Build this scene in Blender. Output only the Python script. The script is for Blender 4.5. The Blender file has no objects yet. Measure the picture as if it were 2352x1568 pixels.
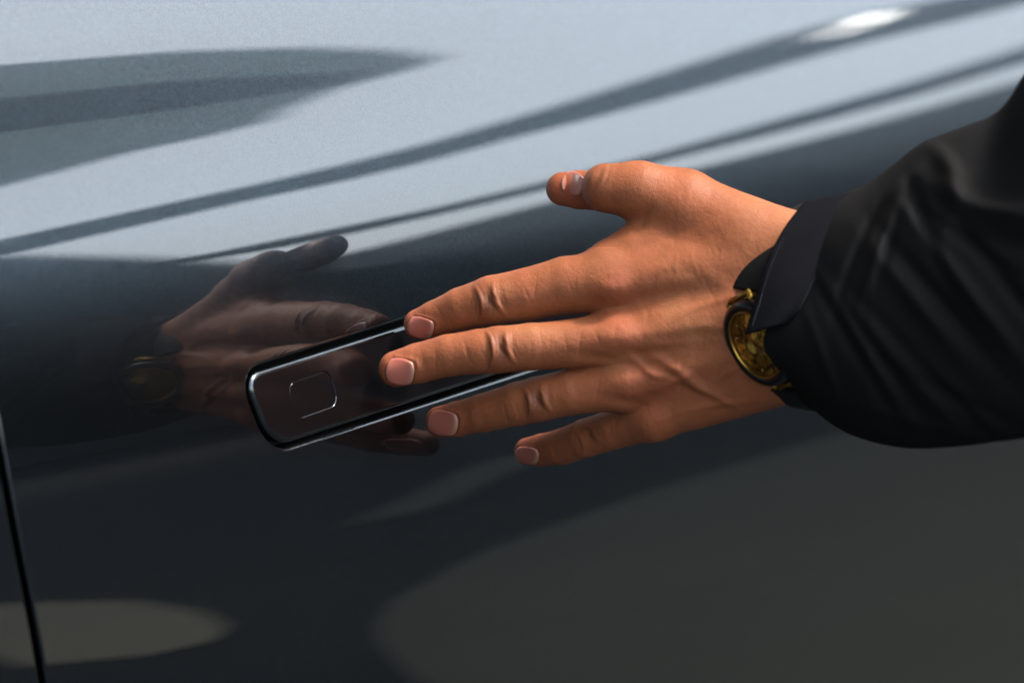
import bpy, bmesh, random
import numpy as np
from math import *
from mathutils import Vector, Matrix
random.seed(4); np.random.seed(4)
scn = bpy.context.scene
COL = scn.collection

# ------------------------------------------------------------------ camera
YAW, PIT, DIST = radians(52), radians(14.2), 3.5
SC = 5000.0                                   # modelling units per metre (0.2 mm) for the hand sheet
FW = np.array([sin(YAW)*cos(PIT), cos(YAW)*cos(PIT), -sin(PIT)])
RT = np.array([cos(YAW), -sin(YAW), 0.0]); UP = np.cross(RT, FW)
C0 = np.array([0, 0, .80]); CAM = C0 - FW*DIST
cd = bpy.data.cameras.new('camera'); cam = bpy.data.objects.new('camera', cd); COL.objects.link(cam)
cam.matrix_world = Matrix(((RT[0], UP[0], -FW[0], CAM[0]), (RT[1], UP[1], -FW[1], CAM[1]), (RT[2], UP[2], -FW[2], CAM[2]), (0, 0, 0, 1)))
cd.sensor_width = 36; cd.lens = 36*DIST/(2352/SC); cd.clip_end = 500; cd.clip_start = .05
cd.dof.use_dof = True; cd.dof.focus_distance = DIST - .07; cd.dof.aperture_fstop = 7.0
scn.camera = cam

# ------------------------------------------------------------------ world, sun, exposure
SUN_EL, SUN_AZ = radians(60), radians(148)     # azimuth clockwise from +Y
w = bpy.data.worlds.new("World"); scn.world = w; w.use_nodes = True
nt = w.node_tree; bg = nt.nodes['Background']
sky = nt.nodes.new('ShaderNodeTexSky'); sky.sky_type = 'NISHITA'; sky.sun_disc = False
sky.sun_elevation = SUN_EL; sky.sun_rotation = SUN_AZ; sky.air_density = 1.0; sky.dust_density = 3.0; sky.ozone_density = 1.0
hs = nt.nodes.new('ShaderNodeHueSaturation'); hs.inputs['Saturation'].default_value = .50; hs.inputs['Hue'].default_value = .475
nt.links.new(sky.outputs[0], hs.inputs['Color']); nt.links.new(hs.outputs[0], bg.inputs[0])
bg.inputs[1].default_value = .15
sd = np.array([sin(SUN_AZ)*cos(SUN_EL), cos(SUN_AZ)*cos(SUN_EL), sin(SUN_EL)])
sl = bpy.data.lights.new('sun', 'SUN'); sl.energy = 1.5; sl.angle = radians(10); sl.color = (1, .93, .84)
so = bpy.data.objects.new('sun', sl); COL.objects.link(so)
so.rotation_euler = Vector(sd).to_track_quat('Z', 'Y').to_euler()
scn.view_settings.view_transform = 'Standard'; scn.view_settings.look = 'None'
scn.view_settings.exposure = 2.6; scn.view_settings.gamma = 1

# ------------------------------------------------------------------ helpers
def link(name, me, mat=None, parent=None, **kw):
    o = bpy.data.objects.new(name, me); COL.objects.link(o)
    if mat is not None and me is not None: me.materials.append(mat)
    if parent is not None: o.parent = parent
    for k, v in kw.items(): o[k] = v
    return o
def mesh(name, V, F, smooth=True, normals=None):
    me = bpy.data.meshes.new(name); V = np.asarray(V, float)
    me.from_pydata(V.tolist(), [], F if isinstance(F, list) else F.tolist()); me.update()
    if smooth: me.shade_smooth()
    if normals is not None: me.normals_split_custom_set_from_vertices([tuple(n) for n in normals])
    return me
def grid_faces(n, m, wrap=False, flip=False):
    """n rings of m points"""
    i, j = np.meshgrid(np.arange(n-1), np.arange(m if wrap else m-1), indexing='ij')
    a = i*m + j; b = i*m + (j+1) % m; c = (i+1)*m + (j+1) % m; d = (i+1)*m + j
    f = np.stack([a, b, c, d], -1).reshape(-1, 4)
    return f[:, ::-1] if flip else f
def principled(name, **kw):
    m = bpy.data.materials.new(name); m.use_nodes = True
    b = m.node_tree.nodes['Principled BSDF']
    for k, v in kw.items(): b.inputs[k.replace('_', ' ')].default_value = v
    return m, m.node_tree, b
def node(nt, t, **kw):
    n = nt.nodes.new(t)
    for k, v in kw.items():
        if k.startswith('i_'): n.inputs[k[2:].replace('_', ' ')].default_value = v
        else: setattr(n, k, v)
    return n

# ------------------------------------------------------------------ materials
def make_paint():
    m, nt, b = principled('dark_metallic_paint', Metallic=1.0, Roughness=.25, Coat_Weight=1.0, Coat_Roughness=.02, Coat_IOR=1.58)
    tc = node(nt, 'ShaderNodeTexCoord')
    fl = node(nt, 'ShaderNodeTexVoronoi', i_Scale=1800.0); nt.links.new(tc.outputs['Object'], fl.inputs['Vector'])
    cr = node(nt, 'ShaderNodeMixRGB'); cr.inputs['Color1'].default_value = (.006, .0085, .0115, 1); cr.inputs['Color2'].default_value = (.052, .068, .081, 1)
    nt.links.new(fl.outputs['Color'], cr.inputs['Fac']); nt.links.new(cr.outputs[0], b.inputs['Base Color'])
    # flakes tilt the base, orange peel tilts the clear coat
    fb = node(nt, 'ShaderNodeBump', i_Strength=.2, i_Distance=.0001); nt.links.new(fl.outputs['Color'], fb.inputs['Height']); nt.links.new(fb.outputs[0], b.inputs['Normal'])
    op = node(nt, 'ShaderNodeTexNoise', i_Scale=700.0, i_Detail=2.0); nt.links.new(tc.outputs['Object'], op.inputs['Vector'])
    ob = node(nt, 'ShaderNodeBump', i_Strength=.5, i_Distance=.000004); nt.links.new(op.outputs[0], ob.inputs['Height']); nt.links.new(ob.outputs[0], b.inputs['Coat Normal'])
    return m
PAINT = make_paint()
SATIN = principled('satin_handle_face', Base_Color=(.0024, .0019, .0022, 1), Roughness=.16, Specular_IOR_Level=.42)[0]
BLACK = principled('black_plastic', Base_Color=(.006, .006, .006, 1), Roughness=.6, Specular_IOR_Level=.2)[0]

def make_skin():
    m, nt, b = principled('skin', Roughness=.56, Subsurface_Weight=.12, Subsurface_Scale=.003, Subsurface_Radius=(1, .35, .18), Specular_IOR_Level=.22)
    at = node(nt, 'ShaderNodeAttribute', attribute_name='tone'); tc = node(nt, 'ShaderNodeTexCoord')
    n1 = node(nt, 'ShaderNodeTexNoise', i_Scale=60.0, i_Detail=4.0, i_Roughness=.6); nt.links.new(tc.outputs['Object'], n1.inputs['Vector'])
    mr = node(nt, 'ShaderNodeMapRange'); mr.inputs[3].default_value = .72; mr.inputs[4].default_value = 1.28; nt.links.new(n1.outputs[0], mr.inputs[0])
    mx = node(nt, 'ShaderNodeVectorMath', operation='SCALE'); nt.links.new(at.outputs['Color'], mx.inputs[0]); nt.links.new(mr.outputs[0], mx.inputs['Scale'])
    nt.links.new(mx.outputs[0], b.inputs['Base Color'])
    vo = node(nt, 'ShaderNodeTexVoronoi', feature='DISTANCE_TO_EDGE', i_Scale=1100.0); nz = node(nt, 'ShaderNodeTexNoise', i_Scale=500.0, i_Detail=3.0)
    for q in (vo, nz): nt.links.new(tc.outputs['Object'], q.inputs['Vector'])
    ad = node(nt, 'ShaderNodeMath', operation='ADD'); nt.links.new(vo.outputs[0], ad.inputs[0]); nt.links.new(nz.outputs[0], ad.inputs[1])
    n3 = node(nt, 'ShaderNodeTexNoise', i_Scale=170.0, i_Detail=2.0); nt.links.new(tc.outputs['Object'], n3.inputs['Vector'])
    b3 = node(nt, 'ShaderNodeBump', i_Strength=.35, i_Distance=.0012); nt.links.new(n3.outputs[0], b3.inputs['Height'])
    bp = node(nt, 'ShaderNodeBump', i_Strength=.5, i_Distance=.0003); nt.links.new(ad.outputs[0], bp.inputs['Height']); nt.links.new(b3.outputs[0], bp.inputs['Normal']); nt.links.new(bp.outputs[0], b.inputs['Normal'])
    return m
SKIN = make_skin()
def make_nail():
    m, nt, b = principled('nail', Roughness=.45, Subsurface_Weight=.15, Subsurface_Scale=.003, Specular_IOR_Level=.35)
    at = node(nt, 'ShaderNodeAttribute', attribute_name='tone'); nt.links.new(at.outputs['Color'], b.inputs['Base Color'])
    return m
NAIL = make_nail()
def make_cloth(name, col, sc=900.):
    m, nt, b = principled(name, Base_Color=(*col, 1), Roughness=.95, Specular_IOR_Level=.03)
    tc = node(nt, 'ShaderNodeTexCoord'); nz = node(nt, 'ShaderNodeTexNoise', i_Scale=sc, i_Detail=3.0); nt.links.new(tc.outputs['Object'], nz.inputs['Vector'])
    bp = node(nt, 'ShaderNodeBump', i_Strength=.4, i_Distance=.0004); nt.links.new(nz.outputs[0], bp.inputs['Height']); nt.links.new(bp.outputs[0], b.inputs['Normal'])
    return m
CLOTH = make_cloth('black_cloth', (.0088, .0086, .0086))
TAB = make_cloth('dark_tab_cloth', (.0058, .0058, .0074))

# ------------------------------------------------------------------ body side surface  y = f(x, z)
HZ, KS = .784, .085
KN = np.array([(-.9,-14),(-.30,-9),(-.16,-5),(-.08,1),(0.0,8),(.03,12.5),(.065,18),(.104,26),(.15,35),(.19,43),(.25,53),(.32,62),(.6,66)])
ZT = np.arange(-.9, .6, .0005)
_t = np.interp(ZT, KN[:,0], KN[:,1]); _g = np.exp(-.5*(np.arange(-60, 61)/22.)**2); _g /= _g.sum()
_t = np.convolve(np.pad(_t, 60, mode='edge'), _g, 'valid')
SLP = np.tan(np.radians(_t)); FT = np.concatenate([[0], np.cumsum((SLP[1:]+SLP[:-1])/2*.0005)])
def zeta(x, z): return z - HZ + KS*x
def surf(x, z): return np.interp(zeta(x, z), ZT, FT) - np.interp(0.0, ZT, FT)
def snorm(x, z):
    s = np.interp(zeta(x, z), ZT, SLP); n = np.stack([s*KS, -np.ones_like(s), s], -1)
    return n/np.linalg.norm(n, axis=-1, keepdims=True)
_off = np.interp(.784-HZ, ZT, FT)
def spt(x, z): return np.stack([x, np.interp(zeta(x, z), ZT, FT)-_off, z], -1)

def rrect(hx, hz, r, n_side, n_corner, ex=2.0):
    """closed outline of a rounded rectangle: points and outward normals (counter-clockwise in x,z)"""
    P, N = [], []
    for cx, cz, a0 in ((hx-r, hz-r, 0), (-hx+r, hz-r, 90), (-hx+r, -hz+r, 180), (hx-r, -hz+r, 270)):
        for k in range(n_corner+1):
            a = radians(a0 + 90*k/n_corner); c, s = cos(a), sin(a)
            q = (abs(c)**ex + abs(s)**ex)**(-1/ex)
            P.append((cx + r*q*c, cz + r*q*s)); N.append((c, s))
    P = np.array(P); N = np.array(N); out, on = [], []
    m = len(P)
    for i in range(m):
        j = (i+1) % m; L = np.hypot(*(P[j]-P[i])); out.append(P[i]); on.append(N[i])
        if L > .004:
            for k in range(1, n_side): out.append(P[i]+(P[j]-P[i])*k/n_side); on.append(N[i])
    return np.array(out), np.array(on)

def ring_mesh(rings, wrap=True):
    """rings: list of (xy (n,2), e (n,2) outward dir, height, tilt) tilt = angle of the normal towards e; returns V, N"""
    V, N = [], []
    for P, e, h, ph in rings:
        B = spt(P[:,0], P[:,1]); nb = snorm(P[:,0], P[:,1])
        T = spt(P[:,0]+e[:,0]*1e-4, P[:,1]+e[:,1]*1e-4) - B; T /= np.linalg.norm(T, axis=1, keepdims=True)
        V.append(B + nb*np.asarray(h)[..., None] if np.ndim(h) else B + nb*h)
        N.append(nb*cos(ph) + T*sin(ph))
    return np.concatenate(V), np.concatenate(N)

car = link('parked_car', None, label='dark metallic grey car whose glossy door a hand is reaching for', category='car')
car.location = (0, 0, 0)

HC = (-.046, .8038); HX, HH, HR = .138, .0200, .0165
def handle_outline(off, n_side=60, n_corner=26):
    P, N = rrect(HX, HH, HR, n_side, n_corner, 2.2)
    # the ends lean: shear the outline, then take its normals anew
    P[:,0] -= P[:,1]*.37
    d = np.roll(P, -1, 0)-np.roll(P, 1, 0); d /= np.linalg.norm(d, axis=1, keepdims=True); N = np.stack([d[:,1], -d[:,0]], -1)
    return P + N*off + np.array(HC), N
SEAM_Z = np.array([.30, .50, .60, .7169, .7306, .7508, .7810, .8226, .90, 1.20])
SEAM_X = np.array([-.250, -.290, -.308, -.3320, -.3345, -.3385, -.3455, -.3490, -.3510, -.350])
def seam_x(z): return np.interp(z, SEAM_Z, SEAM_X)
def bound(n=900):
    P = []
    zz = np.linspace(.34, 1.18, 260)
    for z in zz[::-1]: P.append((seam_x(z), z))
    xr = .85
    for x in np.linspace(seam_x(.34), xr, 200)[1:]: P.append((x, .34))
    for z in np.linspace(.34, 1.18, 120)[1:]: P.append((xr, z))
    for x in np.linspace(xr, seam_x(1.18), 200)[1:-1]: P.append((x, 1.18))
    P = np.array(P)   # clockwise? fix below
    return P
def smooth_seam():
    global SEAM_X, SEAM_Z
    zz = np.linspace(.30, 1.20, 400); xx = np.interp(zz, SEAM_Z, SEAM_X)
    g = np.exp(-.5*(np.arange(-40, 41)/12.)**2); g /= g.sum()
    xx2 = np.convolve(np.pad(xx, 40, mode='edge'), g, 'valid'); SEAM_Z, SEAM_X = zz, xx2
smooth_seam()

def build_door():
    R = .0013
    P0, N0 = handle_outline(.012, 60, 26)
    # parameterise both loops by angle about the handle's left-weighted centre
    c = np.array([HC[0], HC[1]])
    BP = bound()
    def ang(P): return np.arctan2(P[:,1]-c[1], P[:,0]-c[0])
    aI = ang(P0); aB = ang(BP)
    A = np.unique(np.round(np.concatenate([aI, aB]), 6)); A = A[np.concatenate([[True], np.diff(A) > 3e-4])]
    def by_angle(P, a, A):
        o = np.argsort(a); a = a[o]; P = P[o]
        a = np.concatenate([a[-1:]-2*pi, a, a[:1]+2*pi]); P = np.concatenate([P[-1:], P, P[:1]])
        return np.stack([np.interp(A, a, P[:,0]), np.interp(A, a, P[:,1])], -1)
    I = by_angle(P0, aI, A); NI = by_angle(N0, aI, A); NI /= np.linalg.norm(NI, axis=1, keepdims=True)
    B = by_angle(BP, aB, A)
    # outward direction at the outer boundary
    d = np.roll(B, -1, 0)-np.roll(B, 1, 0); d /= np.linalg.norm(d, axis=1, keepdims=True); EB = np.stack([d[:,1], -d[:,0]], -1)
    O = I - NI*.012
    rings = []
    # fillet of the cut-out: normal turns towards the opening (-NI)
    nf = 8
    for k in range(nf+1):
        ph = pi/2*(1-k/nf)
        rings.append((O + NI*(R*(1-sin(ph))), -NI, -R*(1-cos(ph)), ph))
    for o in np.linspace(R*1.4, .012, 12): rings.append((O+NI*o, -NI, 0., 0.))
    Bi = B - EB*R
    for t in np.linspace(0, 1, 90)[1:]:
        rings.append((I + (Bi-I)*t**1.25, EB, 0., 0.))
    for k in range(1, nf+1):
        ph = pi/2*k/nf; rings.append((Bi + EB*R*sin(ph), EB, -R*(1-cos(ph)), ph))
    rings.append((B, EB, -.02, pi/2))
    V, N = ring_mesh(rings)
    me = mesh('door', V, grid_faces(len(rings), len(A), wrap=True, flip=True), normals=N)
    return me
door = link('door', build_door(), PAINT, car)

def build_side_panel():
    R = .0013; GAP = .0044
    zz = np.linspace(.34, 1.18, 300); e = np.stack([np.ones_like(zz), np.zeros_like(zz)], -1)
    sx = seam_x(zz) - GAP
    rings = []
    for x0 in np.linspace(.5, 0, 50):
        rings.append((np.stack([sx - R - x0, zz], -1), e, 0., 0.))
    for k in range(1, 9):
        ph = pi/2*k/8; rings.append((np.stack([sx-R+R*sin(ph), zz], -1), e, -R*(1-cos(ph)), ph))
    rings.append((np.stack([sx, zz], -1), e, -.02, pi/2))
    V, N = ring_mesh(rings)
    return mesh('side_panel', V, grid_faces(len(rings), len(zz), flip=True), normals=N)
link('side_panel', build_side_panel(), PAINT, car)

def build_seam_backing():
    zz = np.linspace(.34, 1.18, 60); rows = []
    for dx in (-.02, .02):
        P = np.stack([seam_x(zz)+dx, zz], -1); rows.append((P, np.tile([1., 0], (len(zz), 1)), -.012, 0.))
    V, N = ring_mesh(rows); return mesh('rubber_seal', V, grid_faces(2, len(zz)))
link('rubber_seal', build_seam_backing(), BLACK, car)

# cabin above the waistline (beyond the frame, it shades the palm)
GLASSY = principled('tinted_glass', Base_Color=(.01, .011, .012, 1), Roughness=.05)[0]
def strip(name, prof, x0, x1, mat):
    V = [(x, y, z) for x in np.linspace(x0, x1, 12) for y, z in prof]
    o = link(name, mesh(name, V, grid_faces(12, len(prof), flip=True)), mat, car); return o
ytop = float(surf(np.array([0.]), np.array([1.175]))[0])
strip('side_window', [(ytop+.02, 1.17), (ytop+.14, 1.27), (ytop+.30, 1.40)], -.9, 1.6, GLASSY)
strip('roof', [(ytop+.30, 1.402), (ytop+.36, 1.435), (ytop+.5, 1.46), (ytop+1.1, 1.46)], -1.1, 1.8, PAINT)
# handle parts (children of the door)
HG, RB = .0026, .0022
def build_surround():
    P, N = handle_outline(0.0, 60, 26)
    rings = [(P+N*.0002, -N, -.0013, 0.), (P+N*.0002, -N, -.013, 0.), (P-N*.02*.9, -N, -.013, 0.)]
    V, Nn = ring_mesh(rings); n = len(P); V = np.vstack([V, V[2*n:].mean(0)])
    F = grid_faces(3, n, wrap=True).tolist() + [(2*n+j, 2*n+(j+1) % n, 3*n) for j in range(n)]
    return mesh('handle_surround', V, F, smooth=False)
link('handle_surround', build_surround(), BLACK, door)
BC = (-.1427, .8040); BX, BH, BR = .0148, .0082, .0052; BROT = radians(1)
def button_outline(off, n_side=14, n_corner=12):
    P, N = rrect(BX, BH, BR, n_side, n_corner, 2.2)
    P[:,0] -= P[:,1]*.16
    d = np.roll(P, -1, 0)-np.roll(P, 1, 0); d /= np.linalg.norm(d, axis=1, keepdims=True); N = np.stack([d[:,1], -d[:,0]], -1)
    P = P + N*off; c, s = cos(BROT), sin(BROT); M = np.array([[c, s], [-s, c]])
    return P@M + np.array(BC), N@M
LIFT = .0004
def build_handle():
    Pb, Nb = button_outline(0.)
    Ph, Nh = handle_outline(-HG)
    c = np.array(BC)
    ang = lambda P: np.arctan2(P[:,1]-c[1], P[:,0]-c[0])
    aB, aH = ang(Pb), ang(Ph); A = np.unique(np.round(np.concatenate([aB, aH]), 6))
    def by(P, a):
        o = np.argsort(a); a = a[o]; P = P[o]; a = np.concatenate([a[-1:]-2*pi, a, a[:1]+2*pi]); P = np.concatenate([P[-1:], P, P[:1]])
        return np.stack([np.interp(A, a, P[:,0]), np.interp(A, a, P[:,1])], -1)
    B = by(Pb, aB); NB = by(Nb, aB); NB /= np.linalg.norm(NB, axis=1, keepdims=True)
    H = by(Ph, aH); NH = by(Nh, aH); NH /= np.linalg.norm(NH, axis=1, keepdims=True)
    rings = []; r = .00045; nf = 6
    rings.append((B, -NB, LIFT-.002, pi/2))
    for k in range(nf+1):
        ph = pi/2*(1-k/nf); rings.append((B+NB*(r*(1-sin(ph))), -NB, LIFT-r*(1-cos(ph)), ph))
    Hi = H - NH*RB; B2 = B+NB*r
    for t in np.linspace(0, 1, 40)[1:]: rings.append((B2+(Hi-B2)*t, NH, LIFT, 0.))
    for k in range(1, 11):
        ph = pi/2*k/10; rings.append((Hi+NH*RB*sin(ph), NH, LIFT-RB*(1-cos(ph)), ph))
    rings.append((H, NH, -.012, pi/2))
    V, N = ring_mesh(rings)
    me = mesh('door_handle', V, grid_faces(len(rings), len(A), wrap=True, flip=True), normals=N)
    me.materials.append(PAINT); me.materials.append(SATIN)
    ri = np.arange(len(me.polygons))//len(A); me.polygons.foreach_set('material_index', ((ri >= nf+1) & (ri < nf+40)).astype(np.int32))
    return me
link('door_handle', build_handle(), None, door)
def build_button():
    r = .0003; P, N = button_outline(-.00012); rings = []; low = LIFT-.00028
    rings.append((P, N, low-.002, pi/2))
    for k in range(5):
        ph = pi/2*(1-k/4); rings.append((P-N*r*(1-sin(ph)), N, low-r*(1-cos(ph)), ph))
    for t in np.linspace(1, .02, 8)[1:]:
        Q = (P-N*r-np.array(BC))*t+np.array(BC); rings.append((Q, N, low, 0.))
    V, Nn = ring_mesh(rings); n = len(P); V = np.vstack([V, V[-n:].mean(0)]); Nn = np.vstack([Nn, Nn[-1]])
    k = len(rings); F = grid_faces(k, n, wrap=True).tolist() + [((k-1)*n+j, (k-1)*n+(j+1) % n, k*n) for j in range(n)]
    return mesh('lock_cover', V, F, normals=Nn)
link('lock_cover', build_button(), SATIN, door)

# ------------------------------------------------------------------ surroundings that the paint mirrors, plus added light blockers
def ngon_slab(name, pts, z0, z1, mat, **kw):
    bm = bmesh.new(); vs = [bm.verts.new((x, y, z0)) for x, y in pts]; f = bm.faces.new(vs)
    g = bmesh.ops.extrude_face_region(bm, geom=[f]); bmesh.ops.translate(bm, verts=[v for v in g['geom'] if isinstance(v, bmesh.types.BMVert)], vec=(0, 0, z1-z0))
    bmesh.ops.recalc_face_normals(bm, faces=bm.faces); me = bpy.data.meshes.new(name); bm.to_mesh(me); bm.free()
    return link(name, me, mat, **kw)
def rough_mat(name, col, sc, amt, rough=.9):
    m, nt, b = principled(name, Roughness=rough, Specular_IOR_Level=.12)
    tc = node(nt, 'ShaderNodeTexCoord'); nz = node(nt, 'ShaderNodeTexNoise', i_Scale=sc, i_Detail=8.0, i_Roughness=.65); nt.links.new(tc.outputs['Object'], nz.inputs['Vector'])
    mx = node(nt, 'ShaderNodeMixRGB'); mx.inputs['Color1'].default_value = (*[c*(1-amt) for c in col], 1); mx.inputs['Color2'].default_value = (*[c*(1+amt) for c in col], 1)
    nt.links.new(nz.outputs[0], mx.inputs['Fac']); nt.links.new(mx.outputs[0], b.inputs['Base Color'])
    return m
ASPH = rough_mat('asphalt', (.013, .015, .019), 6, .3)
LITG = rough_mat('lit_ground_grey', (.105, .10, .08), 3, .15)
WARM = rough_mat('lit_ground_warm', (.26, .225, .165), 3, .15)
STREAK = rough_mat('pale_streak', (.09, .092, .09), 3, .15)
STEEL = rough_mat('dark_steel', (.06, .07, .08), 2, .15, .6)
def make_awning():
    m, nt, b = principled('awning_fabric', Base_Color=(.2, .22, .22, 1), Roughness=.9)
    tr = node(nt, 'ShaderNodeBsdfTranslucent'); tr.inputs[0].default_value = (.48, .54, .54, 1)
    mx = node(nt, 'ShaderNodeMixShader'); mx.inputs[0].default_value = .6
    nt.links.new(b.outputs[0], mx.inputs[1]); nt.links.new(tr.outputs[0], mx.inputs[2]); nt.links.new(mx.outputs[0], nt.nodes['Material Output'].inputs['Surface'])
    return m
AWN = make_awning()
ROOF = rough_mat('roof_board', (.30, .34, .34), 1.2, .1, .8)
WALLM = rough_mat('dark_wall', (.06, .068, .075), 1.5, .2)
ngon_slab('ground', [(-40, -60), (60, -60), (60, 40), (-40, 40)], -.3, 0., ASPH, kind='structure')
ngon_slab('lit_ground', [(1.30,-1.07),(1.48,-1.27),(1.62,-1.40),(1.76,-1.51),(2.08,-1.69),(2.57,-1.89),(2.98,-2.01),(3.32,-2.01),(4.2,-1.9),(4.6,-.3),(1.2,-.3),(1.15,-.8)], .004, .012, LITG, kind='structure')  # paler colour stands in for the lit part of the ground
ngon_slab('path', [(2.30,-2.8),(2.23,-2.39),(2.04,-2.05),(1.85,-1.80),(1.70,-1.63),(1.60,-1.55),(1.54,-1.56),(1.54,-1.70),(1.69,-1.9),(1.8,-2.5)], .004, .008, WARM, kind='structure')  # second lit area of ground, its brightness put into a warm pale colour
ngon_slab('highlight_streak', [(2.68,-2.36),(2.74,-2.30),(3.6,-2.82),(3.54,-2.90)], .004, .008, STREAK, kind='structure')  # pale strip that paints a soft highlight streak into the door's reflection
def slab(name, pts, z0, z1, mat, label, cat, **kw): return ngon_slab(name, pts, z0, z1, mat, label=label, category=cat, **kw)
slab('roof_beam', [(10.25, -9.0), (10.266, -7.879), (10.171, -7.686), (10.214, -7.258), (10.274, -6.85), (10.289, -6.553), (10.212, -6.167), (10.008, -5.659), (9.816, -5.161), (9.641, -4.672), (9.511, -4.221), (9.527, -3.91), (9.713, -3.767), (9.967, -3.685), (10.4, -3.4), (10.8, -3.8), (10.467, -4.18), (10.428, -4.475), (10.359, -4.735), (10.439, -5.131), (10.62, -5.68), (10.741, -6.046), (10.819, -6.434), (11.05, -7.0), (11.1, -7.363), (11.016, -7.574), (11.049, -8.091), (11.139, -8.671), (11.236, -8.868), (11.3, -10.0)], 5.0, 5.04, STEEL, 'broad dark roof beam mirrored as the upper grey stripe along the door', 'beam')
slab('roof_beam', [(15.0, -11.9), (15.2, -11.3), (15.238, -10.713), (14.95, -10.101), (14.375, -9.061), (13.611, -7.902), (13.037, -6.92), (12.487, -6.046), (12.1, -5.4), (12.9, -5.9), (13.45, -6.911), (14.058, -7.75), (14.703, -8.796), (15.3, -9.851), (15.71, -10.64), (16.1, -11.45), (16.207, -11.946), (16.153, -12.26)], 5.0, 5.04, STEEL, 'thin dark roof beam mirrored as the narrow lower stripe along the door', 'beam')
slab('roof_beam', [(5.8,-2.9),(6.7,-3.12),(7.32,-3.42),(7.40,-3.62),(7.1,-3.70),(6.62,-3.66),(5.6,-3.6)], 4.9, 4.98, rough_mat('brown_board', (.40, .29, .23), 2, .1), 'brown board mirrored as the dusky streak in the upper left of the bodywork', 'beam')
slab('awning', [(1.9,-2.2),(5.2,-2.2),(5.8,-2.39),(6.32,-2.55),(6.84,-2.81),(7.30,-3.12),(7.70,-3.45),(7.76,-3.62),(7.71,-3.85),(7.85,-4.2),(8.03,-4.45),(8.0,-4.65),(7.89,-4.77),(7.93,-5.27),(7.9,-7.5),(1.9,-7.5)], 5.0, 5.02, AWN, 'pointed grey awning extended to shade ground and palm, mirrored in the upper left of the bodywork', 'awning')  # the unseen part is widened to keep sun and sky off ground and palm
BLDG = rough_mat('grey_render', (.15, .16, .165), 1.5, .2)
slab('building', [(19.6,-15.2),(19.2,-14.4),(17.2,-11.7),(17.0,-11.0),(15.9,-9.4),(14.5,-7.6),(13,-4),(13,8),(30,8),(40,-15)], 0, 5.0, BLDG, 'low dark building mirrored below the bright bands of the door', 'building')
slab('building', [(9.3,-7.25),(6.0,-9.5),(9,-15),(19.6,-15.2),(13,-10.2)], 0, 4.36, WALLM, 'low dark building mirrored as the hump at the left edge of the door', 'building')
ngon_slab('back_blocker', [(-9, 3.2), (12, 3.2), (12, 3.5), (-9, 3.5)], 0, 6.5, WALLM, kind='structure')  # added unseen wall, keeps sky light off the palm
ngon_slab('roof_blocker', [(-3.19, -.6), (-.9, -.6), (-.7, .1), (4.69, .1), (4.69, 3.19), (-3.19, 3.19)], 3.0, 3.15, WALLM, kind='structure')  # added slab out of view, shades the hand from the sky above the car
ngon_slab('end_blocker', [(-3.5, -1.35), (-3.2, -1.35), (-3.2, 3.19), (-3.5, 3.19)], 0, 5.2, WALLM, kind='structure')  # put in out of view to darken the hand's mirrored side
ngon_slab('side_blocker', [(4.7, -.8), (5.0, -.8), (5.0, 3.19), (4.7, 3.19)], 0, 6.4, WALLM, kind='structure')  # invented wall beyond the frame, blocks sky on the palm side
LAMP, _n, _b = principled('lamp', Base_Color=(.8, .8, .8, 1)); _b.inputs['Emission Color'].default_value = (1, .98, .93, 1); _b.inputs['Emission Strength'].default_value = 12
def lamp(a, b, n, r, label):
    L = link('ceiling_lamp', None, label=label, category='lamp'); L.location = ((a[0]+b[0])/2, (a[1]+b[1])/2, 4.99)
    rr = random.Random(n)
    for k in range(n):
        t = (k+.5)/n; x = a[0]+(b[0]-a[0])*t-L.location.x+rr.uniform(-.012, .012); y = a[1]+(b[1]-a[1])*t-L.location.y
        bm = bmesh.new(); bmesh.ops.create_uvsphere(bm, u_segments=16, v_segments=10, radius=r*rr.uniform(.7, 1.15)); bmesh.ops.translate(bm, verts=bm.verts, vec=(x, y, -.03))
        me = bpy.data.meshes.new('bulb'); bm.to_mesh(me); bm.free(); me.shade_smooth(); link('bulb', me, LAMP, L)
lamp((9.755, -4.35), (9.65, -4.17), 4, .013, 'small lit lamp under the beam, mirrored as the left half of the white glint')
lamp((9.61, -4.08), (9.47, -3.87), 5, .015, 'small lit lamp under the beam, mirrored as the right half of the white glint')

# ------------------------------------------------------------------ hand frame: X right, Y down, W towards the viewer, unit 0.2 mm
def H(P):
    P = np.asarray(P, float); w = (P[..., 2:3] + .22*np.maximum(P[..., 0:1]-950, 0))/SC; k = (DIST-w)/DIST
    return C0 + RT*((P[..., 0:1]-1176)/SC*k) + UP*((784-P[..., 1:2])/SC*k) - FW*w
def Hinv(Q):
    v = np.asarray(Q, float)-CAM; d = v@FW
    return np.stack([1176+SC*DIST*(v@RT)/d, 784-SC*DIST*(v@UP)/d, (DIST-d)*SC], -1)

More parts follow.
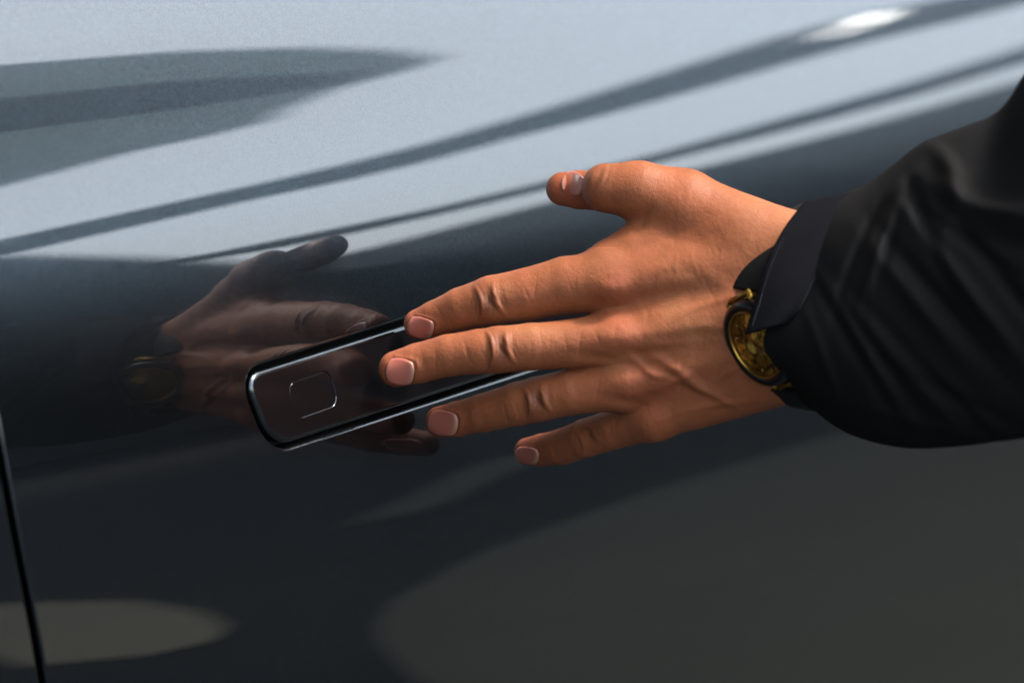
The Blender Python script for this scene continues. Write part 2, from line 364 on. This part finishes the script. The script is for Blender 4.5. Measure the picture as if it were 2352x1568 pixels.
STEP = 2.4
X0, X1, Y0, Y1, W0, W1 = 830, 2060, 330, 1100, 30, 600
gx = np.arange(X0, X1, STEP, dtype=np.float32); gy = np.arange(Y0, Y1, STEP, dtype=np.float32); gw = np.arange(W0, W1, STEP, dtype=np.float32)
def capsule(X, Y, W, a, b, ra, rb, flat=1.0):
    a = np.array(a, np.float32); b = np.array(b, np.float32); d = b-a; L = float(d@d)
    t = ((X-a[0])*d[0]+(Y-a[1])*d[1]+(W-a[2])*d[2])/L; np.clip(t, 0, 1, out=t)
    q = np.sqrt((X-a[0]-t*d[0])**2+(Y-a[1]-t*d[1])**2+((W-a[2]-t*d[2])*flat)**2)
    return q-(ra+(rb-ra)*t)
def smin(a, b, k):
    h = np.clip(.5+.5*(b-a)/k, 0, 1); return b*(1-h)+a*h-k*h*(1-h)
FINGERS = {
 'index':  [((962,744,338),35),((1000,731,350),41),((1060,709,372),49),((1130,690,390),57),((1210,676,395),60),((1300,655,396),66),((1400,646,400),72)],
 'middle': [((911,847,412),42),((960,834,424),46),((1030,816,436),48),((1100,807,444),51),((1145,803,447),54),((1220,796,444),54),((1310,790,435),56),((1420,778,425),66)],
 'ring':   [((1012,968,270),36),((1050,962,296),40),((1110,948,336),44),((1190,927,380),50),((1235,917,395),52),((1310,900,408),53),((1430,880,410),62)],
 'pinky':  [((1213,1036,110),32),((1245,1033,150),37),((1290,1026,205),41),((1345,1006,265),44),((1410,985,315),46),((1500,955,368),56)],
 'thumb':  [((1293,434,262),39),((1330,436,272),44),((1372,438,290),46)],
}
PALM = [((1400,646,400),(1840,600,410),72,92),((1420,778,420),(1850,690,428),66,100),((1430,880,402),(1850,760,428),62,100),((1500,955,368),(1840,815,410),56,92),
        ((1545,470,350),(1830,580,410),72,92),((1580,480,355),(1840,640,400),80,95),((1480,600,372),(1700,560,380),62,90),((1470,560,372),(1560,500,360),50,62),((1850,690,428),(2060,700,510),112,120),
        ((1600,900,360),(1830,820,410),72,95)]
def build_hand():
    X, Y, W = np.meshgrid(gx, gy, gw, indexing='ij', sparse=True)
    shp = (len(gx), len(gy), len(gw))
    def box(pts, rad):
        p = np.array(pts); lo = p.min(0)-rad; hi = p.max(0)+rad
        return tuple(slice(max(0, int((l-o)/STEP)), max(1, min(n, int((h-o)/STEP)+2))) for l, h, o, n in zip(lo, hi, (X0, Y0, W0), shp))
    P = np.full(shp, 60., np.float32)
    def add(T, a, b, ra, rb, k, flat=1.0):
        s = box([a, b], max(ra, rb)+k+14)
        T[s] = smin(T[s], capsule(X[s[0]], Y[:, s[1]], W[:, :, s[2]], a, b, ra, rb, flat), k)
    for a, b, ra, rb in PALM: add(P, a, b, ra, rb, 34)
    # thumb's near segment and ball belong to the palm mass
    add(P, (1395,596,392), (1500,550,375), 46, 52, 22)
    add(P, (1392,432,372), (1470,438,372), 57, 62, 26); add(P, (1470,438,372), (1560,470,360), 62, 80, 30)
    T = P.copy()
    for nm, pts in FINGERS.items():
        s = box([p for p, r in pts], 74)
        F = np.full(T[s].shape, 60., np.float32)
        for (a, ra), (b, rb) in zip(pts[:-1], pts[1:]):
            F = smin(F, capsule(X[s[0]], Y[:, s[1]], W[:, :, s[2]], a, b, ra, rb), 5)
        T[s] = np.minimum(T[s], smin(P[s], F, 10 if nm == 'thumb' else 24))
    # naive surface nets
    ins = T < 0
    idx = -np.ones(tuple(n-1 for n in shp), np.int64)
    c = np.zeros(idx.shape, np.uint8)
    offs = [(i, j, k) for i in (0, 1) for j in (0, 1) for k in (0, 1)]
    sl3 = lambda o: tuple(slice(q, n-1+q) for q, n in zip(o, shp))
    for o in offs: c += ins[sl3(o)]
    act = np.argwhere((c > 0) & (c < 8)); idx[tuple(act.T)] = np.arange(len(act))
    acc = np.zeros((len(act), 3)); cnt = np.zeros(len(act))
    for o in offs:
        for ax in range(3):
            if o[ax] == 0:
                o2 = list(o); o2[ax] = 1
                va = T[tuple((act+np.array(o)).T)]; vb = T[tuple((act+np.array(o2)).T)]
                m = (va < 0) != (vb < 0); t = np.where(m, va/(va-vb+1e-12), 0)
                p = np.tile(np.array(o, float), (len(act), 1)); p[:, ax] += t
                acc[m] += p[m]; cnt += m
    V = (act + acc/cnt[:, None])*STEP + np.array([X0, Y0, W0])
    Fs = []
    for ax in range(3):
        b1, b2 = [(1, 2), (2, 0), (0, 1)][ax]
        sa = [slice(None)]*3; sb = [slice(None)]*3; sa[ax] = slice(0, -1); sb[ax] = slice(1, None)
        d = ins[tuple(sa)].astype(np.int8)-ins[tuple(sb)].astype(np.int8)
        for sgn in (1, -1):
            e = np.argwhere(d == sgn); e = e[(e[:, b1] > 0) & (e[:, b2] > 0) & (e[:, b1] < shp[b1]-1) & (e[:, b2] < shp[b2]-1)]
            def at(q1, q2):
                f = e.copy(); f[:, b1] -= q1; f[:, b2] -= q2; return idx[tuple(f.T)]
            q = np.stack([at(1, 1), at(0, 1), at(0, 0), at(1, 0)], -1)
            q = q[(q >= 0).all(1)]
            if sgn > 0: q = q[:, ::-1]     # left-handed frame
            Fs.append(q)
    F = np.concatenate(Fs)
    E = np.unique(np.sort(np.concatenate([F[:, [0, 1]], F[:, [1, 2]], F[:, [2, 3]], F[:, [3, 0]]]), 1), axis=0)
    deg = np.bincount(E.ravel(), minlength=len(V))[:, None]
    def lap(U):
        s = np.zeros_like(U); np.add.at(s, E[:, 0], U[E[:, 1]]); np.add.at(s, E[:, 1], U[E[:, 0]]); return s/deg-U
    for it in range(4): V = V+.5*lap(V); V = V-.5*lap(V)*.98
    n = np.zeros_like(V); fn = np.cross(V[F[:, 2]]-V[F[:, 0]], V[F[:, 3]]-V[F[:, 1]])
    for k in range(4): np.add.at(n, F[:, k], fn)
    n /= np.linalg.norm(n, axis=1, keepdims=True)+1e-9; n = -n     # outward in the left-handed frame
    return V, F, n
def bump(X, Y, cx, cy, ang, sx, sy, amp, bend=0.):
    """oriented gaussian: sx along direction ang (deg, clockwise from right on the sheet), sy across, optional bend"""
    a = radians(ang); u = (X-cx)*cos(a)+(Y-cy)*sin(a); v = -(X-cx)*sin(a)+(Y-cy)*cos(a)
    v = v - bend*u*u
    return amp*np.exp(-.5*((u/sx)**2+(v/sy)**2))
RELIEF = []; CREASE = []   # (cx, cy, ang, sx, sy, amp, bend)
def wrinkles(cx, cy, fang, half, n, gap, amp):
    for k in range(n):
        o = (k-(n-1)/2)*gap; a = radians(fang)
        RELIEF.append((cx+o*cos(a), cy+o*sin(a), fang+90, half*(1-.12*abs(k-(n-1)/2)), 3.2, -amp*(1-.15*abs(k-(n-1)/2)), (-.004 if k % 2 else .003)*(1 if o < 0 else -1)))
def knuckle(cx, cy, ax, half, amp):
    """slack skin over a finger joint: a hollow between two uneven folds, with finer creases"""
    a = radians(ax); off = lambda d, e=0: (cx+d*cos(a)-e*sin(a), cy+d*sin(a)+e*cos(a))
    x, y = off(2, -3); RELIEF.append((x, y, ax+90, half*.85, 7, -amp, 0))
    x, y = off(-15, 2); RELIEF.append((x, y, ax+96, half*1.0, 6, amp*.8, .006))
    x, y = off(18, 0); RELIEF.append((x, y, ax+84, half*.9, 6, amp*.6, -.005))
    x, y = off(-25, -2); RELIEF.append((x, y, ax+92, half*.8, 3.5, -amp*.35, .006))
    x, y = off(29, 2); RELIEF.append((x, y, ax+88, half*.8, 3.5, -amp*.35, -.005))
    x, y = off(5, 8); RELIEF.append((x, y, ax+70, half*.5, 3, -amp*.4, 0))
    for d, e, da, hf, k in ((-21, 3, 8, .9, .30), (-8, -4, 4, .95, .34), (9, 2, -6, .9, .34), (24, -1, -9, .8, .26), (-3, 10, 22, .5, .25), (13, -9, -24, .5, .22), (-32, 0, 6, .6, .16), (37, 3, -6, .6, .16)):
        x, y = off(d, e); RELIEF.append((x, y, ax+90+da, half*hf, 2.0, -amp*k, .007 if d < 0 else -.006)); CREASE.append((x, y, ax+90+da, half*hf, 2.6, .38, .007 if d < 0 else -.006))
knuckle(1122, 692, -14, 26, 6.0); knuckle(1148, 800, -9, 26, 7.0); knuckle(1232, 920, -14, 20, 6.0); knuckle(1350, 1004, -25, 18, 3.0)
RELIEF += [(1372,412,118,26,5,-3,.004),(1388,420,118,22,4,-2,.004),(1360,405,110,18,4,2,0),
  (1120,692,76,30,22,3,0),(1148,800,82,30,22,3,0),(1232,918,76,26,20,3,0),
  (1012,728,76,14,5,-1.2,0),(972,832,80,16,5,-1.2,0),(1075,958,76,14,5,-1.0,0),
  # knuckle heads and the dips between them
  (1408,662,0,26,20,9,0),(1425,775,0,40,24,6,0),(1450,872,0,36,20,6,0),(1510,950,-20,32,18,4,0),
  (1345,735,0,40,12,-6,0),(1385,826,10,46,12,-7,0),(1440,925,15,40,11,-6,0),(1430,720,20,40,16,-5,0),(1450,810,5,50,14,-5,0),
  # extensor tendons and veins
  (1560,650,-3,110,12,2.2,0),(1570,755,-8,130,11,2.6,0),(1590,838,-12,120,12,2.4,0),(1600,700,-6,90,16,-2.2,0),
  (1545,842,32,42,8,5,.001),(1500,822,-10,40,8,3,0),(1600,880,24,40,8,4,-.001),(1520,905,-20,45,11,-4,0),(1560,875,30,34,8,-4,0),(1660,935,8,60,11,-2,0),
  (1500,560,-35,70,14,2,0),(1590,560,-20,60,16,-2,0),(1480,500,-60,20,8,-5,0),(1640,640,40,50,12,2,0)]
RELIEF += [(1600,890,22,70,6,5,.0008),(1680,850,-30,34,6,4,.002),(1480,845,38,26,6,4,0),(1560,870,-28,30,6,4,0),(1640,930,-8,60,6,3.5,.001),(1700,760,6,60,7,3,0),(1650,690,-14,60,7,3,.001),
  (1500,700,-10,60,10,2.6,0),(1490,625,-18,60,12,2.4,0),(1520,790,-4,60,9,3,0)]
_r = random.Random(11)
for nm, pts in FINGERS.items():
    if nm == 'thumb': continue
    for (a, ra), (b, rb) in zip(pts[:-1], pts[1:]):
        for k in range(3):
            t = _r.random(); x = a[0]+(b[0]-a[0])*t; y = a[1]+(b[1]-a[1])*t
            RELIEF.append((x, y+_r.uniform(-14, 14), 85+_r.uniform(-25, 20), _r.uniform(8, 20), 2.4, -_r.uniform(.3, .9), _r.uniform(-.006, .006)))
for k in range(60):
    x = _r.uniform(1400, 1720); y = _r.uniform(540, 960)
    RELIEF.append((x, y, _r.uniform(60, 130), _r.uniform(12, 34), _r.uniform(3, 6), _r.uniform(-.8, .6), _r.uniform(-.003, .003)))
def skin_tone(V, n):
    X, Y = V[:, 0], V[:, 1]
    base = np.array([.172, .0535, .0212]); C = np.tile(base, (len(V), 1))
    def tint(g, col): C[:] = C*(1-g[:, None])+np.array(col)*g[:, None]
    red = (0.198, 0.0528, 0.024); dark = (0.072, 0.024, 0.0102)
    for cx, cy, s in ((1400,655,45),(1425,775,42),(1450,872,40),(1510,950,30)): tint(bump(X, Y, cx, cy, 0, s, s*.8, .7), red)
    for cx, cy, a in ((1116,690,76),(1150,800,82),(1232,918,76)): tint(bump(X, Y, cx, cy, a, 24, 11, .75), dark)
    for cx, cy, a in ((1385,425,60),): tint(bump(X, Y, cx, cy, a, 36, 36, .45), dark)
    for cx, cy in ((955,750),(905,850),(1005,965),(1208,1040),(1290,432)): tint(bump(X, Y, cx, cy, 0, 34, 34, .6), (.19, .043, .021))
    tint(np.clip((X-1640)/200, 0, 1)*np.clip((760-Y)/200, 0, 1)*.5, (0.264, 0.108, 0.051))
    rr = np.random.RandomState(3)
    for k in range(70):     # uneven redness
        cx, cy = rr.uniform(930, 1820), rr.uniform(400, 1030)
        tint(bump(X, Y, cx, cy, rr.uniform(0, 180), rr.uniform(12, 45), rr.uniform(8, 26), rr.uniform(.10, .38)), red if k % 3 else (.235, .098, .042))
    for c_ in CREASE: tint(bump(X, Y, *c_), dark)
    return np.clip(C, 0, 1)
HV, HF, HN = build_hand()
front = np.clip((HN[:, 2]-.22)*1.9, 0, 1)
disp = np.zeros(len(HV))
for r in RELIEF: disp += bump(HV[:, 0], HV[:, 1], *r)
def nail_frames():
    #        centre x,y, angle (deg) of the finger axis pointing to the tip, half length, half width
    return {'index': (967,752,166,29,22), 'middle': (919,853,171,32,28), 'ring': (1018,971,171,34,26), 'pinky': (1212,1045,170,26,17), 'thumb': (1317,422,163,26,24)}
def nail_uv(X, Y, fr):
    cx, cy, a, hl, hw = fr; a = radians(a); u = (X-cx)*cos(a)-(Y-cy)*-sin(a)*-1; 
    c, s = cos(a), -sin(a)
    u = (X-cx)*c+(Y-cy)*s*-1*-1; v = -(X-cx)*s+(Y-cy)*c
    return u/hl, v/hw
for k, fr in nail_frames().items():
    if k == 'thumb': continue
    u, v = nail_uv(HV[:, 0], HV[:, 1], fr)
    d = (np.abs(u)**4+np.abs(v)**4)**.25
    rim = np.exp(-.5*((d-1.18)/.10)**2)*np.where(u < .6, 1, 0); disp += 1.6*rim
    disp -= 2.2*np.clip((1.06-d)/.12, 0, 1)
HV2 = HV + HN*(disp*front)[:, None]
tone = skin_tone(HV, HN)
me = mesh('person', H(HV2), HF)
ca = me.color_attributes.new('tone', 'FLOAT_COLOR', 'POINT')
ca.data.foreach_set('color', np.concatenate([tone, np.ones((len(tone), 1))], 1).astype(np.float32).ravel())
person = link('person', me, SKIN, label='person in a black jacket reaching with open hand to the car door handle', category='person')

# nails: plates riding on the finger surface
from mathutils.bvhtree import BVHTree
BV = BVHTree.FromPolygons([tuple(v) for v in HV2], HF.tolist())
def top_w(x, y):
    h = BV.ray_cast(Vector((x, y, 900)), Vector((0, 0, -1)))
    return (h[0].z, h[1]) if h[0] is not None else (None, None)
def build_nail(fr, tipw):
    cx, cy, a, hl, hw = fr; a = radians(a); c, s = cos(a), -sin(a)
    # axis dir on sheet (towards tip): (c, s*-1*-1)
    n = 22; pts = []; cols = []
    G = np.linspace(-1, 1, n)
    W = np.full((n, n), np.nan); XY = np.zeros((n, n, 2))
    for i, u in enumerate(G):
        for j, v in enumerate(G):
            su = u*sqrt(1-.42*v*v); sv = v*sqrt(1-.42*u*u)*1.06
            x = cx+su*hl*c-sv*hw*s; y = cy+su*hl*s+sv*hw*c
            XY[i, j] = x, y; q, _ = top_w(x, y); W[i, j] = q if q is not None else np.nan
    # quadratic fit keeps the plate smooth
    U, Vv = np.meshgrid(G, G, indexing='ij'); m = ~np.isnan(W)
    A = np.stack([np.ones(m.sum()), U[m], Vv[m], U[m]**2, Vv[m]**2, U[m]*Vv[m]], -1); co = np.linalg.lstsq(A, W[m], rcond=None)[0]
    Wf = co[0]+co[1]*U+co[2]*Vv+co[3]*U**2+co[4]*Vv**2+co[5]*U*Vv
    if tipw: Wf = Wf-.45*(co[3]*U**2+co[4]*Vv**2)-2.0
    e = np.maximum(np.abs(U), np.abs(Vv)); Wf = Wf+2.0-5.0*np.clip((e-.90)/.1, 0, 1)**2
    V = np.concatenate([XY, Wf[..., None]], -1).reshape(-1, 3)
    low = V.copy(); low[:, 2] -= 7
    F = grid_faces(n, n, flip=True)
    lun = np.exp(-.5*((U+.95)/.16)**2); tip = np.clip((U-.80)/.1, 0, 1)
    C = np.array([0.252, 0.075, 0.0528])*(1-lun*.75)[..., None]+np.array([0.3, 0.168, 0.12])*(lun*.75)[..., None]
    C = C*(1-tip*.35)[..., None]+np.array([0.276, 0.132, 0.084])*(tip*.35)[..., None]
    return V, F, C.reshape(-1, 3)
for k, fr in nail_frames().items():
    V, F, C = build_nail(fr, k == 'thumb')
    if k == 'thumb': C = C*.75+np.array([.20, .10, .065])*.25
    me = mesh('fingernail', H(V), F)
    ca = me.color_attributes.new('tone', 'FLOAT_COLOR', 'POINT'); ca.data.foreach_set('color', np.concatenate([C, np.ones((len(C), 1))], 1).astype(np.float32).ravel())
    o = link('fingernail' if k != 'thumb' else 'thumbnail', me, NAIL, person)
    md = o.modifiers.new('thickness', 'SOLIDIFY'); md.thickness = .0007; md.offset = -1

# ------------------------------------------------------------------ jacket sleeve (clothing of the person)
def smoothpoly(x, pts):
    p = np.array(pts, float); xs = np.linspace(p[0,0], p[-1,0], 600); ys = np.interp(xs, p[:,0], p[:,1])
    g = np.exp(-.5*(np.arange(-40, 41)/10.)**2); g /= g.sum(); ys = np.convolve(np.pad(ys, 40, mode='edge'), g, 'valid')
    return np.interp(x, xs, ys)
TOP = [(1835,492),(1880,462),(1950,438),(2005,420),(2045,385),(2085,345),(2140,318),(2200,295),(2290,262),(2330,215),(2360,150),(2480,20),(2800,-40),(3400,0)]
BOT = [(1835,903),(1870,945),(1930,990),(2000,1016),(2090,1032),(2200,1026),(2352,1006),(2500,990),(2800,960),(3400,860)]
def build_sleeve():
    nr, na = 300, 360; V = []
    xs = np.concatenate([np.linspace(1838, 2480, nr-60), np.linspace(2485, 3400, 60)]); A = np.linspace(0, 2*pi, na, endpoint=False)
    for x in xs:
        t, b = smoothpoly(x, TOP), smoothpoly(x, BOT); cy = (t+b)/2; hy = (b-t)/2
        wc = 440+(x-1838)*.72; hw = min(hy, 300)*.95
        ca_, sa_ = np.cos(A), np.sin(A)                      # ca: toward viewer, sa: down
        Y = cy+hy*sa_; Wd = wc+hw*ca_
        sh = np.clip(1-(x-1838)/220, 0, 1)
        Xp = x-85*np.exp(-((sa_-.38)/.42)**2)*np.clip(ca_*1.5, 0, 1)*sh**1.5
        # folds
        f = np.zeros(na)
        fr = np.clip(ca_+.35, 0, 1)
        for (cx, cy_, ang, sx, sy, amp, bend) in FOLDS: f += bump(Xp, Y, cx, cy_, ang, sx, sy, amp, bend)
        f *= fr*.72
        ro = f
        V.append(np.stack([Xp, Y+sa_*ro*.5, Wd+ca_*ro], -1))
    # turn the hem inwards
    first = V[0]; c = first.mean(0)
    inner = [c+(first-c)*.97+np.array([-1, 0, 0]), c+(first-c)*.93+np.array([8, 0, 0]), c+(first-c)*.90+np.array([120, 0, 60])]
    last = V[-1]; cl = last.mean(0)
    V = [inner[2], inner[1], inner[0]]+V+[cl+(last-cl)*.6+np.array([40, 0, 30]), cl+(last-cl)*.01+np.array([50, 0, 40])]
    return np.concatenate(V), grid_faces(len(V), na, wrap=True)
FOLDS = [(1975,560,-66,95,9,-30,.0004),(2012,590,-70,80,9,22,0),(2045,560,-72,60,9,-16,0),(2110,700,50,110,14,22,0),(2160,690,50,130,13,-26,0),(2200,640,52,120,12,16,0),(2250,700,52,160,18,20,0),(2310,650,52,170,14,-28,0),
         (1950,780,60,110,11,-18,0),(1985,800,58,120,10,14,0),(2030,830,55,130,11,-12,0),(2090,860,48,150,11,14,0),(2130,850,46,150,11,-16,0),(2180,890,42,140,14,14,0),(1890,820,70,80,9,12,0),(2230,930,25,120,12,-12,0),(2080,960,15,110,10,10,0),
         (2185,400,70,70,18,42,.004),(2290,350,-70,90,40,-75,0),(2270,480,15,100,18,42,-.001),(2080,420,-40,50,12,18,0),(2120,500,70,90,14,-30,0),(2330,560,10,80,18,-26,0),(2230,560,35,90,10,-16,0)]
V, F = build_sleeve()
sleeve = link('jacket_sleeve', mesh('jacket_sleeve', H(V), F), CLOTH, person)
def build_tab():
    """cuff tab: a folded flap of cloth lying over the cuff and the watch"""
    L = [(1850,466),(1815,508),(1790,548),(1767,592),(1750,645),(1733,705),(1714,768)]   # free edge
    R = [(2010,432),(1975,462),(1932,524),(1908,590),(1872,655),(1850,705),(1815,738)]
    wl = [505,545,585,615,640,655,660]; wr = [590,625,655,675,690,690,680]
    n, m = 60, 40; t = np.linspace(0, 1, n); tt = np.linspace(0, 1, 7)
    def c(a):
        v = np.interp(t, tt, a); g = np.exp(-.5*(np.arange(-8, 9)/4.)**2); g /= g.sum(); return np.convolve(np.pad(v, 8, mode='reflect', reflect_type='odd'), g, 'valid')
    lx, ly, rx, ry = c([p[0] for p in L]), c([p[1] for p in L]), c([p[0] for p in R]), c([p[1] for p in R]); lw, rw = c(wl), c(wr)
    V = []
    for s in np.linspace(0, 1, m):
        wv = lw+(rw-lw)*s+16*sin(pi*s)-18*max(0, (s-.85)/.15)**2-8*max(0, (.06-s)/.06)
        wv = wv+3*np.sin(t*9+s*7)
        V.append(np.stack([lx+(rx-lx)*s, ly+(ry-ly)*s, wv], -1))
    return np.concatenate(V), grid_faces(m, n)
V, F = build_tab()
tab = link('cuff_tab', mesh('cuff_tab', H(V), F), TAB, sleeve)
def stitch(path, parent, n):
    p = np.array(path, float); t = np.linspace(0, 1, n); tt = np.linspace(0, 1, len(p)); q = np.stack([np.interp(t, tt, p[:, k]) for k in range(3)], -1); V, F = [], []
    for a, b in zip(q[:-1:2], q[1::2]):
        d = (b-a)/np.linalg.norm(b-a); s_ = np.array([d[1], -d[0], 0])*1.3; k = len(V)
        V += [a-s_, a+s_, b+s_, b-s_, (a+b)/2+np.array([0, 0, 2.2])]; F += [(k, k+1, k+4), (k+1, k+2, k+4), (k+2, k+3, k+4), (k+3, k, k+4)]
    return link('stitching', mesh('stitching', H(V), F), STITCH, parent, kind='stuff')
STITCH = principled('thread', Base_Color=(.014, .014, .015, 1), Roughness=.8)[0]
_T = V.reshape(40, 60, 3)[3]; _T2 = V.reshape(40, 60, 3)[36]
stitch([tuple(q+np.array([0, 0, 6.])) for q in _T[2:57]], sleeve, 110); stitch([tuple(q+np.array([0, 0, 6.])) for q in _T2[2:57]], sleeve, 110)
md = tab.modifiers.new('thickness', 'SOLIDIFY'); md.thickness = .0016; md.offset = 0

# ------------------------------------------------------------------ wristwatch
GOLD, ntg, bgold = principled('gold', Base_Color=(.32, .19, .035, 1), Metallic=1.0, Roughness=.38)
def make_dial():
    m, nt, b = principled('gold_dial', Metallic=.85, Roughness=.35)
    tc = node(nt, 'ShaderNodeTexCoord'); vo = node(nt, 'ShaderNodeTexVoronoi', i_Scale=420.0); nt.links.new(tc.outputs['Object'], vo.inputs['Vector'])
    r = node(nt, 'ShaderNodeValToRGB'); r.color_ramp.elements[0].position = .25; r.color_ramp.elements[0].color = (.75, .40, .045, 1); r.color_ramp.elements[1].position = .75; r.color_ramp.elements[1].color = (.16, .08, .010, 1)
    nt.links.new(vo.outputs['Distance'], r.inputs[0]); nt.links.new(r.outputs[0], b.inputs['Base Color']); return m
DIAL = make_dial()
CASE = principled('black_case', Base_Color=(.004, .004, .004, 1), Roughness=.3, Specular_IOR_Level=.3)[0]
STRAP = principled('black_strap', Base_Color=(.0022, .0022, .0022, 1), Roughness=.7, Specular_IOR_Level=.15)[0]
GLASS = principled('watch_glass', Base_Color=(1, 1, 1, 1), Roughness=.02, Transmission_Weight=1.0, IOR=1.2)[0]
PH = radians(57); wn = np.array([-.87*sin(PH), .5*sin(PH), cos(PH)])     # sheet coords (Y down)
def sheet_dir(v): d = RT*v[0]-UP*v[1]-FW*v[2]; return d/np.linalg.norm(d)
nz_ = sheet_dir(wn); ax_ = sheet_dir(np.array([.5, .87, 0.])); ax_ = ax_-nz_*(ax_@nz_); ax_ /= np.linalg.norm(ax_); ay_ = np.cross(nz_, ax_)
wc_ = H(np.array([[1744, 787, 560]]))[0]
watch = link('wristwatch', None, label='gold dial wristwatch with black bezel on black strap at the cuff', category='wristwatch')
watch.matrix_world = Matrix(((ax_[0], ay_[0], nz_[0], wc_[0]), (ax_[1], ay_[1], nz_[1], wc_[1]), (ax_[2], ay_[2], nz_[2], wc_[2]), (0, 0, 0, 1)))
def lathe(name, prof, mat, parent, n=96):
    V = [(r*cos(2*pi*k/n), r*sin(2*pi*k/n), z) for r, z in prof for k in range(n)]
    F = grid_faces(len(prof), n, wrap=True, flip=False)
    return link(name, mesh(name, V, F), mat, parent)
mm = .001
case = lathe('watch_case', [(.1*mm,-5*mm),(17*mm,-5*mm),(19.6*mm,-4*mm),(20.6*mm,-2*mm),(20.6*mm,1*mm),(20.0*mm,2.4*mm),(18.2*mm,3.3*mm),(16.6*mm,3.0*mm),(16.2*mm,2.2*mm),(16.2*mm,.5*mm)], CASE, watch)
lathe('bezel_ring', [(16.3*mm,2.9*mm),(16.2*mm,3.2*mm),(15.9*mm,3.3*mm),(15.6*mm,3.1*mm),(15.3*mm,2.2*mm),(15.2*mm,.6*mm)], GOLD, watch)
dial = lathe('dial', [(15.6*mm,.7*mm),(12*mm,.7*mm),(11.9*mm,.9*mm),(.05*mm,.9*mm)], DIAL, watch)
lathe('crystal', [(15.2*mm,2.6*mm),(13*mm,2.95*mm),(8*mm,3.3*mm),(.05*mm,3.45*mm),(.04*mm,2.6*mm),(8*mm,2.4*mm),(13*mm,2.1*mm),(15.2*mm,1.9*mm)], GLASS, watch)
def box_part(name, c, s, mat, parent, rz=0, bev=.3*mm):
    bm = bmesh.new(); bmesh.ops.create_cube(bm, size=1); bmesh.ops.scale(bm, verts=bm.verts, vec=s)
    bmesh.ops.bevel(bm, geom=bm.edges[:], offset=bev, segments=2, affect='EDGES')
    bmesh.ops.rotate(bm, verts=bm.verts, matrix=Matrix.Rotation(rz, 3, 'Z')); bmesh.ops.translate(bm, verts=bm.verts, vec=c)
    me = bpy.data.meshes.new(name); bm.to_mesh(me); bm.free(); me.shade_smooth()
    return link(name, me, mat, parent)
for k in range(12):
    a = 2*pi*k/12; box_part('hour_marker', (13.4*mm*cos(a), 13.4*mm*sin(a), 1.2*mm), (2.4*mm, .9*mm, .5*mm), GOLD, dial, a, .1*mm)
box_part('watch_hand', (3*mm, 2*mm, 1.5*mm), (10*mm, .8*mm, .25*mm), CASE, dial, .6, .08*mm)
box_part('watch_hand', (-3*mm, 4*mm, 1.8*mm), (13*mm, .6*mm, .25*mm), CASE, dial, 2.2, .08*mm)
for sx in (-1, 1):
    for sy in (-1, 1): box_part('lug', (sx*19.6*mm, sy*9.0*mm, -2.2*mm), (4.5*mm, 2.2*mm, 3.2*mm), GOLD, watch, 0, .7*mm)
    box_part('strap_link', (sx*21.8*mm, 0, -3.0*mm), (2.6*mm, 18.5*mm, 2.4*mm), GOLD, watch, 0, .7*mm)
def build_strap(path, wd, half):
    """ribbon through sheet points (x,y,w), half width along wd"""
    p = np.array(path, float); t = np.linspace(0, 1, 60); tt = np.linspace(0, 1, len(p))
    q = np.stack([np.interp(t, tt, p[:, k]) for k in range(3)], -1); g = np.exp(-.5*(np.arange(-8, 9)/4.)**2); g /= g.sum()
    q = np.stack([np.convolve(np.pad(q[:, k], 8, mode='reflect', reflect_type='odd'), g, 'valid') for k in range(3)], -1)
    wd = np.array(wd, float); wd /= np.linalg.norm(wd)
    V = np.concatenate([q+wd*half*s for s in np.linspace(-1, 1, 9)]); return V, grid_faces(9, 60)
V, F = build_strap([(1722,668,515),(1738,620,508),(1766,560,484),(1815,512,440),(1862,484,380),(1900,470,290),(1910,500,210)], (.80, .10, .58), 46)
iv = np.linalg.inv(np.array(watch.matrix_world)); P = H(V); P = P@iv[:3, :3].T+iv[:3, 3]
st = link('strap', mesh('strap', P, F), STRAP, watch); md = st.modifiers.new('thickness', 'SOLIDIFY'); md.thickness = .0026; md.offset = 0
V, F = build_strap([(1800,895,502),(1830,925,460),(1850,935,400),(1860,930,310)], (.72, .12, .68), 40)
P = H(V); P = P@iv[:3, :3].T+iv[:3, 3]
st = link('strap', mesh('strap', P, F), STRAP, watch); md = st.modifiers.new('thickness', 'SOLIDIFY'); md.thickness = .0026; md.offset = 0
